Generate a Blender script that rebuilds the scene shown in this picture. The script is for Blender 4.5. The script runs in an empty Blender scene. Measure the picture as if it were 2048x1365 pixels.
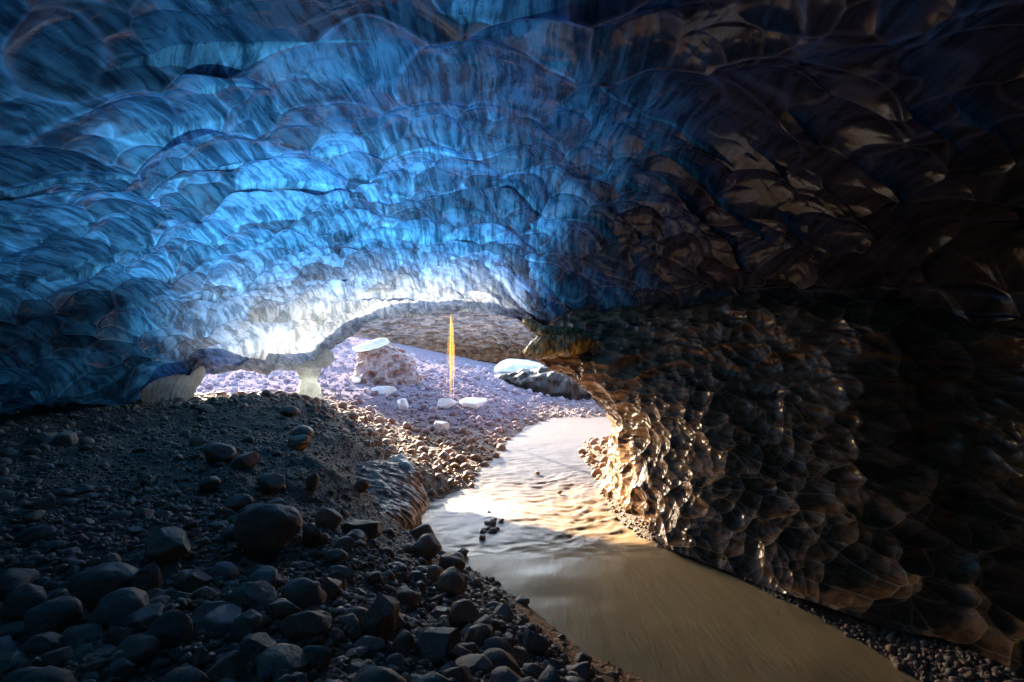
import bpy, math, random
import numpy as np
from mathutils import Vector
random.seed(7); rng = np.random.default_rng(7)
H = 3.6            # camera height above the river
F = 1024.0; CU, CV = 1024.0, 682.5
def P(u, v, d): return (d*(u-CU)/F, d, H-d*(v-CV)/F)
sc = bpy.context.scene
COL = sc.collection

# ------------------------------------------------------------------ noise
def _hash(ix, iy, iz, k):
    h = (ix.astype(np.int64)*73856093) ^ (iy.astype(np.int64)*19349663) ^ (iz.astype(np.int64)*83492791) ^ (k*2654435761)
    h = (h ^ (h >> 13)) * 1274126177
    h = h & 0x7fffffff
    h = (h ^ (h >> 15)) * 2246822519
    h = h & 0x7fffffff
    return ((h ^ (h >> 11)) & 0xffffff) / float(0xffffff)
def vnoise(p, k=0):
    i = np.floor(p).astype(np.int64); f = p-i; f = f*f*(3-2*f)
    r = 0
    for dx in (0, 1):
        for dy in (0, 1):
            for dz in (0, 1):
                w = (f[:, 0] if dx else 1-f[:, 0])*(f[:, 1] if dy else 1-f[:, 1])*(f[:, 2] if dz else 1-f[:, 2])
                r = r + w*_hash(i[:, 0]+dx, i[:, 1]+dy, i[:, 2]+dz, k)
    return r*2-1
def fbm(p, oct=4, k=0, gain=.5):
    r = 0; a = 1
    for o in range(oct):
        r = r+a*vnoise(p*(2.03**o)+o*7.3, k+o); a *= gain
    return r
def scallop(p, k=0, wmax=.38, e=(0, 0, 0), asym=.45):
    """lower envelope of weighted, lopsided cones: hollows shaped like fish scales with sharp curved ridges between them;
    returns height (0 in a hollow, ~1 on a ridge), a random number per hollow, and closeness to the ridge line"""
    out = np.empty(len(p)); idv = np.empty(len(p)); rid = np.empty(len(p))
    for a in range(0, len(p), 200000):
        q = p[a:a+200000]; i = np.floor(q).astype(np.int64); best = np.full(len(q), 9.); bid = np.zeros(len(q))
        sec = np.full(len(q), 9.)
        for dx in (-1, 0, 1):
            for dy in (-1, 0, 1):
                for dz in (-1, 0, 1):
                    jx, jy, jz = i[:, 0]+dx, i[:, 1]+dy, i[:, 2]+dz
                    h1 = _hash(jx, jy, jz, k+1); h2 = _hash(jx, jy, jz, k+2); h3 = _hash(jx, jy, jz, k+3); h4 = _hash(jx, jy, jz, k+4)
                    ax, ay, az = q[:, 0]-jx-.15-.7*h1, q[:, 1]-jy-.15-.7*h2, q[:, 2]-jz-.15-.7*h3
                    d = np.sqrt(ax*ax+ay*ay+az*az+.015)+asym*(ax*e[0]+ay*e[1]+az*e[2])-wmax*h4*h4
                    m = d < best
                    sec = np.where(m, best, np.minimum(sec, d)); bid = np.where(m, h1, bid); best = np.where(m, d, best)
        out[a:a+200000] = best+wmax*.35+.1; idv[a:a+200000] = bid; rid[a:a+200000] = sec-best
    return np.clip(out, 0, 1.2), idv, rid

# ------------------------------------------------------------------ mesh helpers
def link(o, parent=None):
    COL.objects.link(o)
    if parent: o.parent = parent
    return o
def mesh_np(name, verts, quads, mats, smooth=True, attrs=None, tris=None):
    me = bpy.data.meshes.new(name)
    verts = np.asarray(verts, np.float32)
    me.vertices.add(len(verts)); me.vertices.foreach_set('co', verts.ravel())
    if tris is not None: fa, n = np.asarray(tris, np.int32), 3
    else: fa, n = np.asarray(quads, np.int32), 4
    me.loops.add(fa.size); me.loops.foreach_set('vertex_index', fa.ravel())
    me.polygons.add(len(fa)); me.polygons.foreach_set('loop_start', np.arange(0, fa.size, n, dtype=np.int32))
    me.polygons.foreach_set('use_smooth', np.full(len(fa), smooth))
    for kk, vv in (attrs or {}).items():
        at = me.attributes.new(kk, 'FLOAT', 'POINT'); at.data.foreach_set('value', np.asarray(vv, np.float32))
    me.update(calc_edges=True); me.validate()
    for m in (mats if isinstance(mats, (list, tuple)) else [mats]): me.materials.append(m)
    return me
def obj(name, me, parent=None, **props):
    o = bpy.data.objects.new(name, me); link(o, parent)
    for k, v in props.items(): o[k] = v
    return o
def grid_quads(nr, nc, closed=False):
    r = np.arange(nr-1)[:, None]; c = np.arange(nc if closed else nc-1)[None, :]; c2 = (c+1) % nc
    return np.stack([r*nc+c, r*nc+c2, (r+1)*nc+c2, (r+1)*nc+c], -1).reshape(-1, 4)
def catmull(ctrl, t):
    """ctrl (n,...) sampled at float index t"""
    n = len(ctrl); i = np.clip(np.floor(t).astype(int), 0, n-2); f = t-i
    g = lambda j: ctrl[np.clip(j, 0, n-1)]
    p0, p1, p2, p3 = g(i-1), g(i), g(i+1), g(i+2)
    f = f.reshape((-1,)+(1,)*(ctrl.ndim-1))
    return .5*((2*p1)+(-p0+p2)*f+(2*p0-5*p1+4*p2-p3)*f*f+(-p0+3*p1-3*p2+p3)*f**3)
def lattice(ctrl, tr, tc):
    a = catmull(np.asarray(ctrl, float), tr); return catmull(np.swapaxes(a, 0, 1), tc).swapaxes(0, 1)
def normals(g):
    du = np.gradient(g, axis=1); dv = np.gradient(g, axis=0); n = np.cross(du, dv)
    return n/np.maximum(np.linalg.norm(n, axis=2, keepdims=True), 1e-9)
def sm(x, a, b):
    t = np.clip((x-a)/(b-a), 0, 1); return t*t*(3-2*t)
def dens(segs):
    """[(from,to,count)] -> float index samples"""
    r = []
    for a, b, n in segs: r.append(np.linspace(a, b, n, endpoint=False))
    r.append([segs[-1][1]]); return np.concatenate(r)

# ------------------------------------------------------------------ material helpers
class M:
    def __init__(s, name):
        s.m = bpy.data.materials.new(name); s.m.use_nodes = True; s.t = s.m.node_tree; s.t.nodes.clear()
        s.out = s.n('ShaderNodeOutputMaterial')
    def n(s, ty, **kw):
        x = s.t.nodes.new(ty)
        for k, v in kw.items():
            if k[0] == '_':
                x.inputs[k[1:].replace('_', ' ')].default_value = v
            else: setattr(x, k, v)
        return x
    def l(s, a, b): s.t.links.new(a, b)
    def coord(s, kind='Object', scale=(1, 1, 1), rot=(0, 0, 0)):
        c = s.n('ShaderNodeTexCoord'); mp = s.n('ShaderNodeMapping'); s.l(c.outputs[kind], mp.inputs[0])
        mp.inputs['Scale'].default_value = scale; mp.inputs['Rotation'].default_value = rot
        return mp.outputs[0]
    def noise(s, vec, scale, detail=5, rough=.55, dist=0., out='Fac'):
        x = s.n('ShaderNodeTexNoise'); x.inputs['Scale'].default_value = scale; x.inputs['Detail'].default_value = detail
        x.inputs['Roughness'].default_value = rough; x.inputs['Distortion'].default_value = dist; s.l(vec, x.inputs['Vector'])
        return x.outputs[out]
    def ramp(s, fac, stops):
        r = s.n('ShaderNodeValToRGB'); e = r.color_ramp.elements
        while len(e) > 2: e.remove(e[-1])
        for i, (p, c) in enumerate(stops):
            el = e[i] if i < 2 else e.new(p)
            el.position = p; el.color = (*c, 1) if len(c) == 3 else c
        s.l(fac, r.inputs[0]); return r.outputs[0]
    def math(s, op, a, b=None, clamp=False):
        x = s.n('ShaderNodeMath', operation=op, use_clamp=clamp)
        for i, v in enumerate((a, b)):
            if v is None: continue
            if isinstance(v, (int, float)): x.inputs[i].default_value = v
            else: s.l(v, x.inputs[i])
        return x.outputs[0]
    def mix(s, fac, a, b, mode='MIX'):
        x = s.n('ShaderNodeMix', data_type='RGBA', blend_type=mode)
        for i, v in ((0, fac), (6, a), (7, b)):
            if isinstance(v, (int, float)): x.inputs[i].default_value = v
            elif isinstance(v, tuple): x.inputs[i].default_value = (*v, 1)
            else: s.l(v, x.inputs[i])
        return x.outputs[2]
    def attr(s, name):
        return s.n('ShaderNodeAttribute', attribute_name=name).outputs['Fac']
    def bump(s, h, strength, dist=.02, nrm=None):
        b = s.n('ShaderNodeBump'); b.inputs['Strength'].default_value = strength; b.inputs['Distance'].default_value = dist
        s.l(h, b.inputs['Height'])
        if nrm: s.l(nrm, b.inputs['Normal'])
        return b.outputs[0]
    def principled(s, base, rough, nrm=None, **kw):
        b = s.n('ShaderNodeBsdfPrincipled')
        for nm, v in (('Base Color', base), ('Roughness', rough), ('Normal', nrm)):
            if v is None: continue
            if isinstance(v, (int, float)): b.inputs[nm].default_value = v
            elif isinstance(v, tuple): b.inputs[nm].default_value = (*v, 1)
            else: s.l(v, b.inputs[nm])
        for k, v in kw.items():
            k = k.replace('_', ' ')
            if isinstance(v, (int, float, tuple)): b.inputs[k].default_value = v
            else: s.l(v, b.inputs[k])
        return b.outputs[0]
    def done(s, sh): s.l(sh, s.out.inputs['Surface']); return s.m

def ice_material(name, base_lo, base_hi, trans_lo, trans_hi, dirt_shade_col, lam_rot=(0.35, .5, .3), lam_scale=(2.6, .55, .8),
                 rough=.16, use_attr=True, trans_fac=.5, clarity_glow=1., bumpy=.25, coat=0., spec=(1, 1, 1), lip_glint_col=(.5, .45, .47)):
    """glacier ice: sediment laminations running through it, light passing through where it is clear and where brightness is painted in"""
    m = M(name)
    lam_v = m.coord('Object', lam_scale, lam_rot)
    warp = m.noise(m.coord('Object'), .7, 3, out='Color')
    add = m.n('ShaderNodeVectorMath', operation='MULTIPLY_ADD'); m.l(warp, add.inputs[0]); add.inputs[1].default_value = (.9, .9, .9); m.l(lam_v, add.inputs[2])
    lam = m.noise(add.outputs[0], 2.6, 9, .64, .35)
    lam2 = m.noise(add.outputs[0], 11., 6, .7, .2)
    cloud = m.noise(m.coord('Object'), 1.3, 4, .5)
    streak = m.ramp(m.math('ADD', m.math('MULTIPLY', lam, .78), m.math('MULTIPLY', lam2, .22)),
                    [(.38, (0, 0, 0)), (.46, (.22, .22, .22)), (.53, (.7, .7, .7)), (.62, (1, 1, 1))])
    speck = m.ramp(m.noise(m.coord('Object'), 26, 3, .7), [(.31, (.1, .1, .1)), (.37, (1, 1, 1))])
    speckmask = m.ramp(m.noise(m.coord('Object', (1, 1, 1)), 1.9, 3), [(.5, (1, 1, 1)), (.62, (0, 0, 0))])
    speck = m.mix(speckmask, speck, (1., 1., 1.))
    if use_attr: dirt_shade, clar_glow = m.attr('dirt_shade'), m.attr('clarity_glow')
    else: dirt_shade, clar_glow = 0., clarity_glow
    base = m.mix(streak, base_lo, base_hi); base = m.mix(dirt_shade, base, m.mix(streak, tuple(c*.35 for c in dirt_shade_col), dirt_shade_col))
    base = m.mix(1., base, speck, 'MULTIPLY')
    if use_attr: base = m.mix(m.attr('lip'), base, lip_glint_col)
    tc = m.mix(streak, trans_lo, trans_hi)
    tc = m.mix(1., tc, m.ramp(cloud, [(.3, (.55, .55, .55)), (.65, (1, 1, 1))]), 'MULTIPLY')
    tc = m.mix(1., tc, speck, 'MULTIPLY')
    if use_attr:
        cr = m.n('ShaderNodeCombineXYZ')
        for i in range(3): m.l(clar_glow, cr.inputs[i])
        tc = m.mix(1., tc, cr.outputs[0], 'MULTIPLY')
        wh = m.attr('rim_glare'); tc = m.mix(wh, tc, m.mix(streak, (.20, .26, .29), (.66, .64, .57))); base = m.mix(m.math('MULTIPLY', wh, .7), base, m.mix(streak, (.12, .13, .14), (.55, .56, .56)))
    fine = m.noise(m.coord('Object'), 9, 6, .65)
    nrm = m.bump(m.math('ADD', fine, m.math('MULTIPLY', lam2, .5)), bumpy, .03)
    ps = m.principled(base, rough, nrm, IOR=1.33, Specular_IOR_Level=.75, Specular_Tint=(*spec, 1), Coat_Weight=coat, Coat_Roughness=.08)
    tr = m.n('ShaderNodeBsdfTranslucent'); m.l(tc, tr.inputs[0]); m.l(nrm, tr.inputs[1])
    mx = m.n('ShaderNodeMixShader'); mx.inputs[0].default_value = trans_fac; m.l(ps, mx.inputs[1]); m.l(tr.outputs[0], mx.inputs[2])
    return m.done(mx.outputs[0])

MAT_CEIL = ice_material('ceiling_ice', (.006, .012, .02), (.05, .08, .11), (.0028, .023, .075), (.019, .122, .33), (.15, .092, .062), rough=.13, bumpy=.06, lip_glint_col=(.52, .42, .38), lam_scale=(3.0, .34, .6))
MAT_WALL = ice_material('wall_ice', (.035, .02, .012), (.46, .25, .12), (.05, .03, .01), (.5, .36, .16), (.20, .105, .05),
                        lam_scale=(.7, .7, 2.2), lam_rot=(.2, .15, 0), rough=.085, trans_fac=.12, bumpy=.05, spec=(1, .76, .52), lip_glint_col=(.85, .6, .36))
MAT_FAR = ice_material('far_ice', (.05, .035, .035), (.3, .24, .24), (.1, .07, .06), (.3, .25, .25), (.06, .045, .04),
                       lam_scale=(.5, .5, 2.), lam_rot=(.1, .1, 0), rough=.3, use_attr=True, trans_fac=.12)
MAT_CLEAR = ice_material('clear_ice', (.55, .56, .5), (.85, .87, .8), (.7, .78, .76), (.88, .96, 1.), (.4, .35, .3),
                         lam_scale=(1.5, 1.5, .8), rough=.1, use_attr=False, trans_fac=.68, bumpy=.1)
MAT_GOLD = ice_material('golden_ice', (.10, .06, .015), (.75, .54, .22), (.3, .2, .05), (.95, .75, .35), (.1, .07, .03),
                        lam_rot=(0, .7, .2), lam_scale=(7, 1.5, 1.2), rough=.25, bumpy=.5, use_attr=False, trans_fac=.4)
MAT_PINK = ice_material('silty_ice', (.17, .11, .10), (.42, .32, .33), (.5, .35, .3), (.8, .65, .65), (.3, .2, .18),
                        lam_scale=(1.5, 1.5, .6), rough=.35, use_attr=False, trans_fac=.2)
MAT_LEDGE = ice_material('dirty_ledge_ice', (.16, .085, .05), (.82, .52, .34), (.03, .02, .015), (.3, .22, .18), (.05, .03, .02),
                         lam_rot=(0, .6, .75), lam_scale=(3.2, .5, 1.5), rough=.34, use_attr=False, trans_fac=.08, bumpy=.5, spec=(1, .8, .65))
MAT_HOLLOW_SHADE = ice_material('hollow_shade', (.008, .006, .006), (.04, .03, .026), (0, 0, 0), (.02, .01, .01), (.03, .02, .02), use_attr=False, rough=.4, trans_fac=.05)
def snow_material():
    m = M('white_ice'); v = m.coord('Object'); n = m.noise(v, 6, 6)
    nrm = m.bump(n, .5, .03)
    ps = m.principled(m.ramp(n, [(.3, (.72, .74, .8)), (.6, (.9, .9, .93))]), .25, nrm, Coat_Weight=.3)
    tr = m.n('ShaderNodeBsdfTranslucent'); tr.inputs[0].default_value = (.85, .88, .95, 1)
    mx = m.n('ShaderNodeMixShader'); mx.inputs[0].default_value = .25; m.l(ps, mx.inputs[1]); m.l(tr.outputs[0], mx.inputs[2])
    return m.done(mx.outputs[0])
MAT_SNOW = snow_material()

def lilac_light_fac(m):
    """lilac daylight of the open far chamber put into the colour; weaker near the river"""
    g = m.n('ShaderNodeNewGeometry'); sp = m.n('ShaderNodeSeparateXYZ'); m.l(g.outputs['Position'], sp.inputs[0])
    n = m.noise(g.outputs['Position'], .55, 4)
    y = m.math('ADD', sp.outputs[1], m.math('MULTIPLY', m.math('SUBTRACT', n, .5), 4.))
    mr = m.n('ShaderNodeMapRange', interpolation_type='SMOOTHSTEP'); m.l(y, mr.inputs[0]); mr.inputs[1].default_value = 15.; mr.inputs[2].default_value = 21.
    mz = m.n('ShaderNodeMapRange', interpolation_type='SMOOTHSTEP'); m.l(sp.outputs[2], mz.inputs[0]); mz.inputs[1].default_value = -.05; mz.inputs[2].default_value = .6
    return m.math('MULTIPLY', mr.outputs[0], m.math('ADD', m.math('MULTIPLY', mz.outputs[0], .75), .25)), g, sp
def rock_material(name, per='OBJECT', lo=(.115, .075, .05), hi=(.48, .315, .20)):
    m = M(name)
    if per == 'OBJECT': r = m.n('ShaderNodeObjectInfo').outputs['Random']
    else: r = m.n('ShaderNodeNewGeometry').outputs['Random Per Island']
    v = m.coord('Object')
    geo = m.n('ShaderNodeNewGeometry').outputs['Position']
    n1 = m.noise(geo, 7, 6, .6); n2 = m.noise(geo, 60, 4, .7)
    base = m.ramp(r, [(0, lo), (.3, tuple((a+b)*.42 for a, b in zip(lo, hi))), (.55, (.26, .165, .10)), (.75, (.20, .17, .16)), (.9, hi), (1, (.30, .14, .09))])
    base = m.mix(m.math('MULTIPLY', n1, .9), base, tuple(c*.55 for c in hi))
    base = m.mix(m.ramp(n2, [(.5, (0, 0, 0)), (.75, (.55, .55, .55))]), base, tuple(c*1.7 for c in hi))
    d, g, sp = lilac_light_fac(m)
    base = m.mix(m.math('MULTIPLY', d, .92), base, m.mix(r, (.19, .16, .205), (.40, .35, .43)))  # daylight on the far chamber's stones, mixed into their colour as lilac
    vor = m.n('ShaderNodeTexVoronoi', feature='DISTANCE_TO_EDGE'); vor.inputs['Scale'].default_value = 5; m.l(geo, vor.inputs['Vector'])
    h = m.math('ADD', m.math('MULTIPLY', n1, 1.), m.math('MULTIPLY', n2, .35))
    nrm = m.bump(h, .55, .02)
    dd = m.math('SUBTRACT', 1., d)
    return m.done(m.principled(base, m.mix(d, m.ramp(n1, [(.3, (.42, .42, .42)), (.7, (.72, .72, .72))]), (1., 1., 1.)), nrm, Specular_IOR_Level=m.math('MULTIPLY', dd, .4)))
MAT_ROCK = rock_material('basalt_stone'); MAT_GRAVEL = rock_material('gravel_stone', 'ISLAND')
def ground_material():
    m = M('gravelly_ground'); d, g, sp = lilac_light_fac(m); pos = g.outputs['Position']
    n1 = m.noise(pos, 3, 8, .65); n2 = m.noise(pos, 45, 5, .7)
    vor = m.n('ShaderNodeTexVoronoi'); vor.inputs['Scale'].default_value = 28; m.l(pos, vor.inputs['Vector'])
    vor2 = m.n('ShaderNodeTexVoronoi'); vor2.inputs['Scale'].default_value = 11; m.l(pos, vor2.inputs['Vector'])
    base = m.ramp(n1, [(.3, (.09, .058, .035)), (.55, (.19, .125, .075)), (.75, (.30, .20, .11))])
    base = m.mix(.45, base, m.ramp(vor.outputs['Color'], [(0, (.06, .048, .038)), (1, (.30, .24, .18))]))
    sand = m.attr('sand'); base = m.mix(sand, base, m.ramp(n2, [(.3, (.30, .12, .035)), (.7, (.62, .28, .10))]))
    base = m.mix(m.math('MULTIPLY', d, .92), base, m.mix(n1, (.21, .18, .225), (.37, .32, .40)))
    h = m.math('ADD', m.math('ADD', n2, m.math('MULTIPLY', vor.outputs['Distance'], -1.2)), m.math('MULTIPLY', vor2.outputs['Distance'], -1.5))
    nrm = m.bump(h, .9, .03)
    return m.done(m.principled(base, m.math('ADD', m.math('MULTIPLY', d, .25), .72), nrm, Specular_IOR_Level=m.math('MULTIPLY', m.math('SUBTRACT', 1., d), .4)))
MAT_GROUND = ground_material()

# ------------------------------------------------------------------ camera, light
cam = bpy.data.cameras.new('camera'); co = bpy.data.objects.new('camera', cam); COL.objects.link(co)
co.location = (0, 0, H); co.rotation_euler = (math.radians(90), 0, 0); cam.lens = 18; cam.sensor_width = 36; cam.clip_end = 500; cam.clip_start = .05
sc.camera = co
SUN = Vector((-.50, .80, .32)).normalized()
sl = bpy.data.lights.new('sun', 'SUN'); sl.energy = 4.0; sl.angle = math.radians(.6); sl.color = (1, .80, .58)
so = bpy.data.objects.new('sun', sl); COL.objects.link(so); so.rotation_euler = SUN.to_track_quat('Z', 'Y').to_euler(); so.location = (-10, 30, 30)
w = bpy.data.worlds.new('World'); sc.world = w; w.use_nodes = True; nt = w.node_tree; nt.nodes.clear()
sky = nt.nodes.new('ShaderNodeTexSky'); sky.sky_type = 'NISHITA'; sky.sun_disc = False
sky.sun_elevation = math.asin(SUN.z); sky.sun_rotation = math.atan2(SUN.x, SUN.y)
bg = nt.nodes.new('ShaderNodeBackground'); bg.inputs[1].default_value = .15; wo = nt.nodes.new('ShaderNodeOutputWorld')
nt.links.new(sky.outputs[0], bg.inputs[0]); nt.links.new(bg.outputs[0], wo.inputs[0])
sc.view_settings.view_transform = 'Standard'; sc.view_settings.look = 'None'; sc.view_settings.exposure = 2.95; sc.view_settings.gamma = 1
sc.render.engine = 'CYCLES'; sc.cycles.use_denoising = True; sc.cycles.max_bounces = 5; sc.cycles.diffuse_bounces = 3; sc.cycles.use_light_tree = False; sc.cycles.caustics_reflective = False; sc.cycles.time_limit = 900
sc.cycles.glossy_bounces = 3; sc.cycles.transmission_bounces = 4; sc.cycles.sample_clamp_indirect = 6
sc.cycles.use_adaptive_sampling = True; sc.cycles.adaptive_threshold = .02
try: sc.cycles.denoiser = 'OPENIMAGEDENOISE'; sc.cycles.denoising_input_passes = 'RGB_ALBEDO_NORMAL'
except Exception: pass

# ------------------------------------------------------------------ ceiling
ROWV = [-500, 0, 200, 350, 450, 530, 590]
COLS = {  # u : depths at ROWV, (v,d) between, (v,d) edge, tail kind
 -700: ([2, 2.9, 3.6, 4.3, 4.9, 5.5, 6.2], (740, 7.2), (900, 8.0), 'down'),
 0:    ([2.6, 4, 5, 6.2, 7.3, 8.4, 9.3], (690, 10.8), (800, 12.3), 'down'),
 200:  ([2.7, 4.3, 5.6, 7.2, 8.5, 9.8, 10.9], (690, 12.2), (795, 13.2), 'down'),
 330:  ([2.8, 4.5, 6.1, 8, 9.5, 10.9, 12.1], (680, 13.4), (775, 14.4), 'down'),
 410:  ([2.85, 4.6, 6.3, 8.4, 10, 11.6, 12.8], (672, 14.3), (738, 15.6), 'up'),
 520:  ([2.9, 4.8, 6.7, 9, 10.8, 12.6, 14], (668, 15.6), (738, 17.0), 'up'),
 620:  ([3, 4.95, 7.0, 9.5, 11.7, 13.6, 15.4], (664, 17.0), (730, 18.6), 'up'),
 680:  ([3, 5, 7.2, 9.8, 12.1, 14.3, 16.3], (634, 18), (678, 19.6), 'up'),
 760:  ([3, 5.1, 7.3, 10.1, 12.5, 14.9, 17.2], (612, 18.8), (634, 20.5), 'up'),
 850:  ([3, 5.2, 7.5, 10.5, 13, 15.5, 18], (605, 19.3), (620, 21), 'up'),
 950:  ([3, 5.3, 7.6, 10.5, 12.9, 15.3, 17.6], (604, 19), (618, 20.6), 'up'),
 1030: ([3, 5.3, 7.6, 10.4, 12.6, 14.5, 16.2], (610, 17.4), (632, 18.6), 'up'),
 1100: ([3, 5.3, 7.5, 10.1, 12.0, 13.7, 14.9], (622, 15.8), (662, 16.4), 'up'),
 1300: ([3, 5.2, 7.2, 9.3, 10.8, 11.9, 12.7], (614, 13.2), (642, 13.8), 'back'),
 1500: ([2.9, 4.9, 6.6, 8.2, 9.3, 10.0, 10.5], (600, 10.8), (612, 11.2), 'back'),
 1800: ([2.7, 4.4, 5.6, 6.7, 7.4, 7.9, 8.2], (605, 8.4), (618, 8.7), 'back'),
 2048: ([2.5, 4.0, 5, 5.8, 6.3, 6.7, 6.9], (605, 7.0), (620, 7.2), 'back'),
 2700: ([2, 3, 3.6, 4.1, 4.4, 4.6, 4.7], (605, 4.8), (640, 5.0), 'back')}
def ceiling():
    cols = []; clar_glow = []
    us = sorted(COLS)
    for u in us:
        ds, mid, edge, tail = COLS[u]
        c = [P(u, v, d) for v, d in zip(ROWV, ds)]+[P(u, *mid), P(u, *edge)]
        x, y, z = c[0]
        c = [(x*1.1, -9., -.5), (x*1.15, -7.5, 5.), (x*1.1, -2., z+.0)]+c
        x, y, z = c[-1]
        if tail == 'up': c += [(x+.0, y+.30, z+.22), (x-.1, y-.5, z+.75)]
        elif u == 330: c += [(x-.2, y+.9, z+.05), (x-.6, y+1.8, z-1.2)]
        elif tail == 'down': c += [(x*1.05, y+2.5, z-.15), (x*1.1, y+5, z-1.2)]
        else: c += [(x+1.2, y+1.8, z-.1), (x+4.5, y+5, z-4.5)]
        cols.append(c)
    L = [(a-3.5, b, .0) for a, b, c in cols[0]]; R = [(a+2.5, b, -.5) for a, b, c in cols[-1]]
    ctrl = np.array([L]+cols+[R], float).swapaxes(0, 1)        # rows x cols
    nC = ctrl.shape[1]; idx = {u: i+1 for i, u in enumerate(us)}
    # column samples: dense in view
    segs = [(0, idx[-700], 12), (idx[-700], idx[0]-.25, 30)]
    vis = [-110]+[u for u in us if 0 <= u <= 2048]
    segs.append((idx[0]-.25, idx[0], 90))
    k = [u for u in us if 0 <= u <= 2048]
    for a, b in zip(k[:-1], k[1:]): segs.append((idx[a], idx[b], max(30, int((b-a)*.62))))
    segs += [(idx[2048], idx[2048]+.2, 60), (idx[2048]+.2, idx[2700], 20), (idx[2700], nC-1, 12)]
    tc = dens(segs)
    tr = dens([(0, 2, 12), (2, 3, 14), (3, 3.75, 30), (3.75, 4, 60), (4, 5, 190), (5, 6, 150), (6, 7, 110), (7, 8, 90), (8, 9, 80), (9, 10, 110), (10, 11, 130), (11, 12, 60), (12, 13, 12)])
    g = lattice(ctrl, tr, tc); nr, nc = g.shape[:2]
    n = normals(g); ctr = np.array([0, 6, 2.]);
    s = np.sign(((ctr-g)*n).sum(2, keepdims=True)); n = n*np.median(s)
    p = g.reshape(-1, 3); nn = n.reshape(-1, 3)
    wv = np.stack([fbm(p*.45, 3, 50), fbm(p*.45, 3, 60), fbm(p*.45, 3, 70)], 1)
    q = p+wv*.40
    far = sm(p[:, 1], 8, 18)[:, None]
    # large hollows
    ca, sa = math.cos(.45), math.sin(.45)
    rot = lambda a: np.stack([a[:, 0]*ca+a[:, 1]*sa, -a[:, 0]*sa+a[:, 1]*ca, a[:, 2]], 1)
    qr = rot(q)
    E = np.array([.45, -.85, 0]); E = rot(E[None])[0]
    near = 1-sm(p[:, 1], 5.5, 11)
    s1, i1, e1 = scallop(qr/np.array([1.8, 1.35, 1.5]), 11, .6, E, .68)
    s2, i2, e2 = scallop(qr/np.array([.80, .62, .7])+3.1, 23, .55, E, .68)
    s3, i3, e3 = scallop(qr/np.array([.36, .26, .3])+1.7, 37, .5, E, .65)
    A1 = .95*(.35+.65*near); A2 = .52*(1-.4*near); A3 = .16*(.15+.85*far[:, 0])
    msk = np.clip(.5+fbm(p*.4, 2, 90)*1.6, 0, 1)
    m2 = 1-near*(1-msk)
    h = A1*(s1**2)+A2*m2*(s2**1.9)+A3*s3**1.7
    h += .08*fbm(p*.7, 2, 5)
    h -= .35
    edge_ = sm(np.repeat(tr, nc), 9.0, 10.4); h += .35*edge_-.10*edge_
    lean = np.array([.35, -.75, -.1])
    # keep the arch rim fairly tidy
    rr = np.repeat(tr, nc); rim = 1-.3*sm(rr, 10.4, 11.)
    ragged = sm(rr, 9.2, 10.6)*sm(p[:, 0]/np.maximum(p[:, 1], 1), .1, .25)
    rim = rim*(1-ragged)+1.25*ragged
    disp = nn*(h*rim)[:, None]+np.array([0, 0, -1.])*(ragged*(.35*s2*s2+.25*fbm(p*1.1, 2, 95)+.05))[:, None]+lean*(np.clip(h+.35,0,9)**1.2*.55*rim)[:, None]
    p2 = p+disp
    # ice clear to the left, dirty to the right, with bright and dark areas painted in
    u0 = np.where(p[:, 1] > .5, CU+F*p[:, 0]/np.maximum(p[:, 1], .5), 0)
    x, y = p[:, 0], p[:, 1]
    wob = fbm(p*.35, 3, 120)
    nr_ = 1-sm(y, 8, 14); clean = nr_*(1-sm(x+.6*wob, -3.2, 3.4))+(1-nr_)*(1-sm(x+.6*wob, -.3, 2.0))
    ang = x/np.maximum(y, 1)+.03*wob; lowleft_shade = sm(rr+.35*wob, 7.4, 9.6)*(1-sm(ang, -.78, -.52))  # shade of the low left ceiling, painted into the mask
    cl = clean*(.42+.68*sm(y, 4, 12.5))*(1-.5*sm(-x, 3.2, 6.5)*(1-sm(y, 4.5, 8)))*(1-.35*sm(-x/np.maximum(y, 1), .62, .95))*(1-.95*lowleft_shade)
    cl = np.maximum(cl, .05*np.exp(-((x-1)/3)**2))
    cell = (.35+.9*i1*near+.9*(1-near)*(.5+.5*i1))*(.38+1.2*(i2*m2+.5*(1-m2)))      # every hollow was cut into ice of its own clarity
    lip = lambda e, a: (.5+.5*np.clip(e/.13, 0, 1)+1.1*np.exp(-(e/.028)**2))*a+(1-a)      # bright line painted along each ridge, dark band painted beside it
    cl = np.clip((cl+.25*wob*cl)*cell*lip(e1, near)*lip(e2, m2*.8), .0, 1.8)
    rim_glare = np.clip(.85*sm(rr, 7.6, 10.9)*sm(ang, -.72, -.42)*(1-sm(x+.5*wob, -.9, 1.2))*(1+.5*wob)*(.6+.5*i2)*(.62+.38*sm(ang, -.36, -.2)), 0, .95)  # white glare of the arch rim, painted into the ice colour
    dirt_shade = sm(x-.06*(y-6)+.5*wob, .2, 3.2)
    lip_glint_v = np.clip(np.maximum.reduce([np.exp(-(e1/.022)**2)*near, np.exp(-(e2/.035)**2)*m2, .6*np.exp(-(e3/.05)**2)*far[:, 0]]), 0, 1)*np.clip(.25+.4*wob, .04, .5)  # ridge glints painted pale into the base colour
    me = mesh_np('cave_ceiling', p2, grid_quads(nr, nc), MAT_CEIL, True, dict(clarity_glow=cl, dirt_shade=dirt_shade, rim_glare=rim_glare, lip=lip_glint_v))
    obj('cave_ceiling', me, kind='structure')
ceiling()

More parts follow.
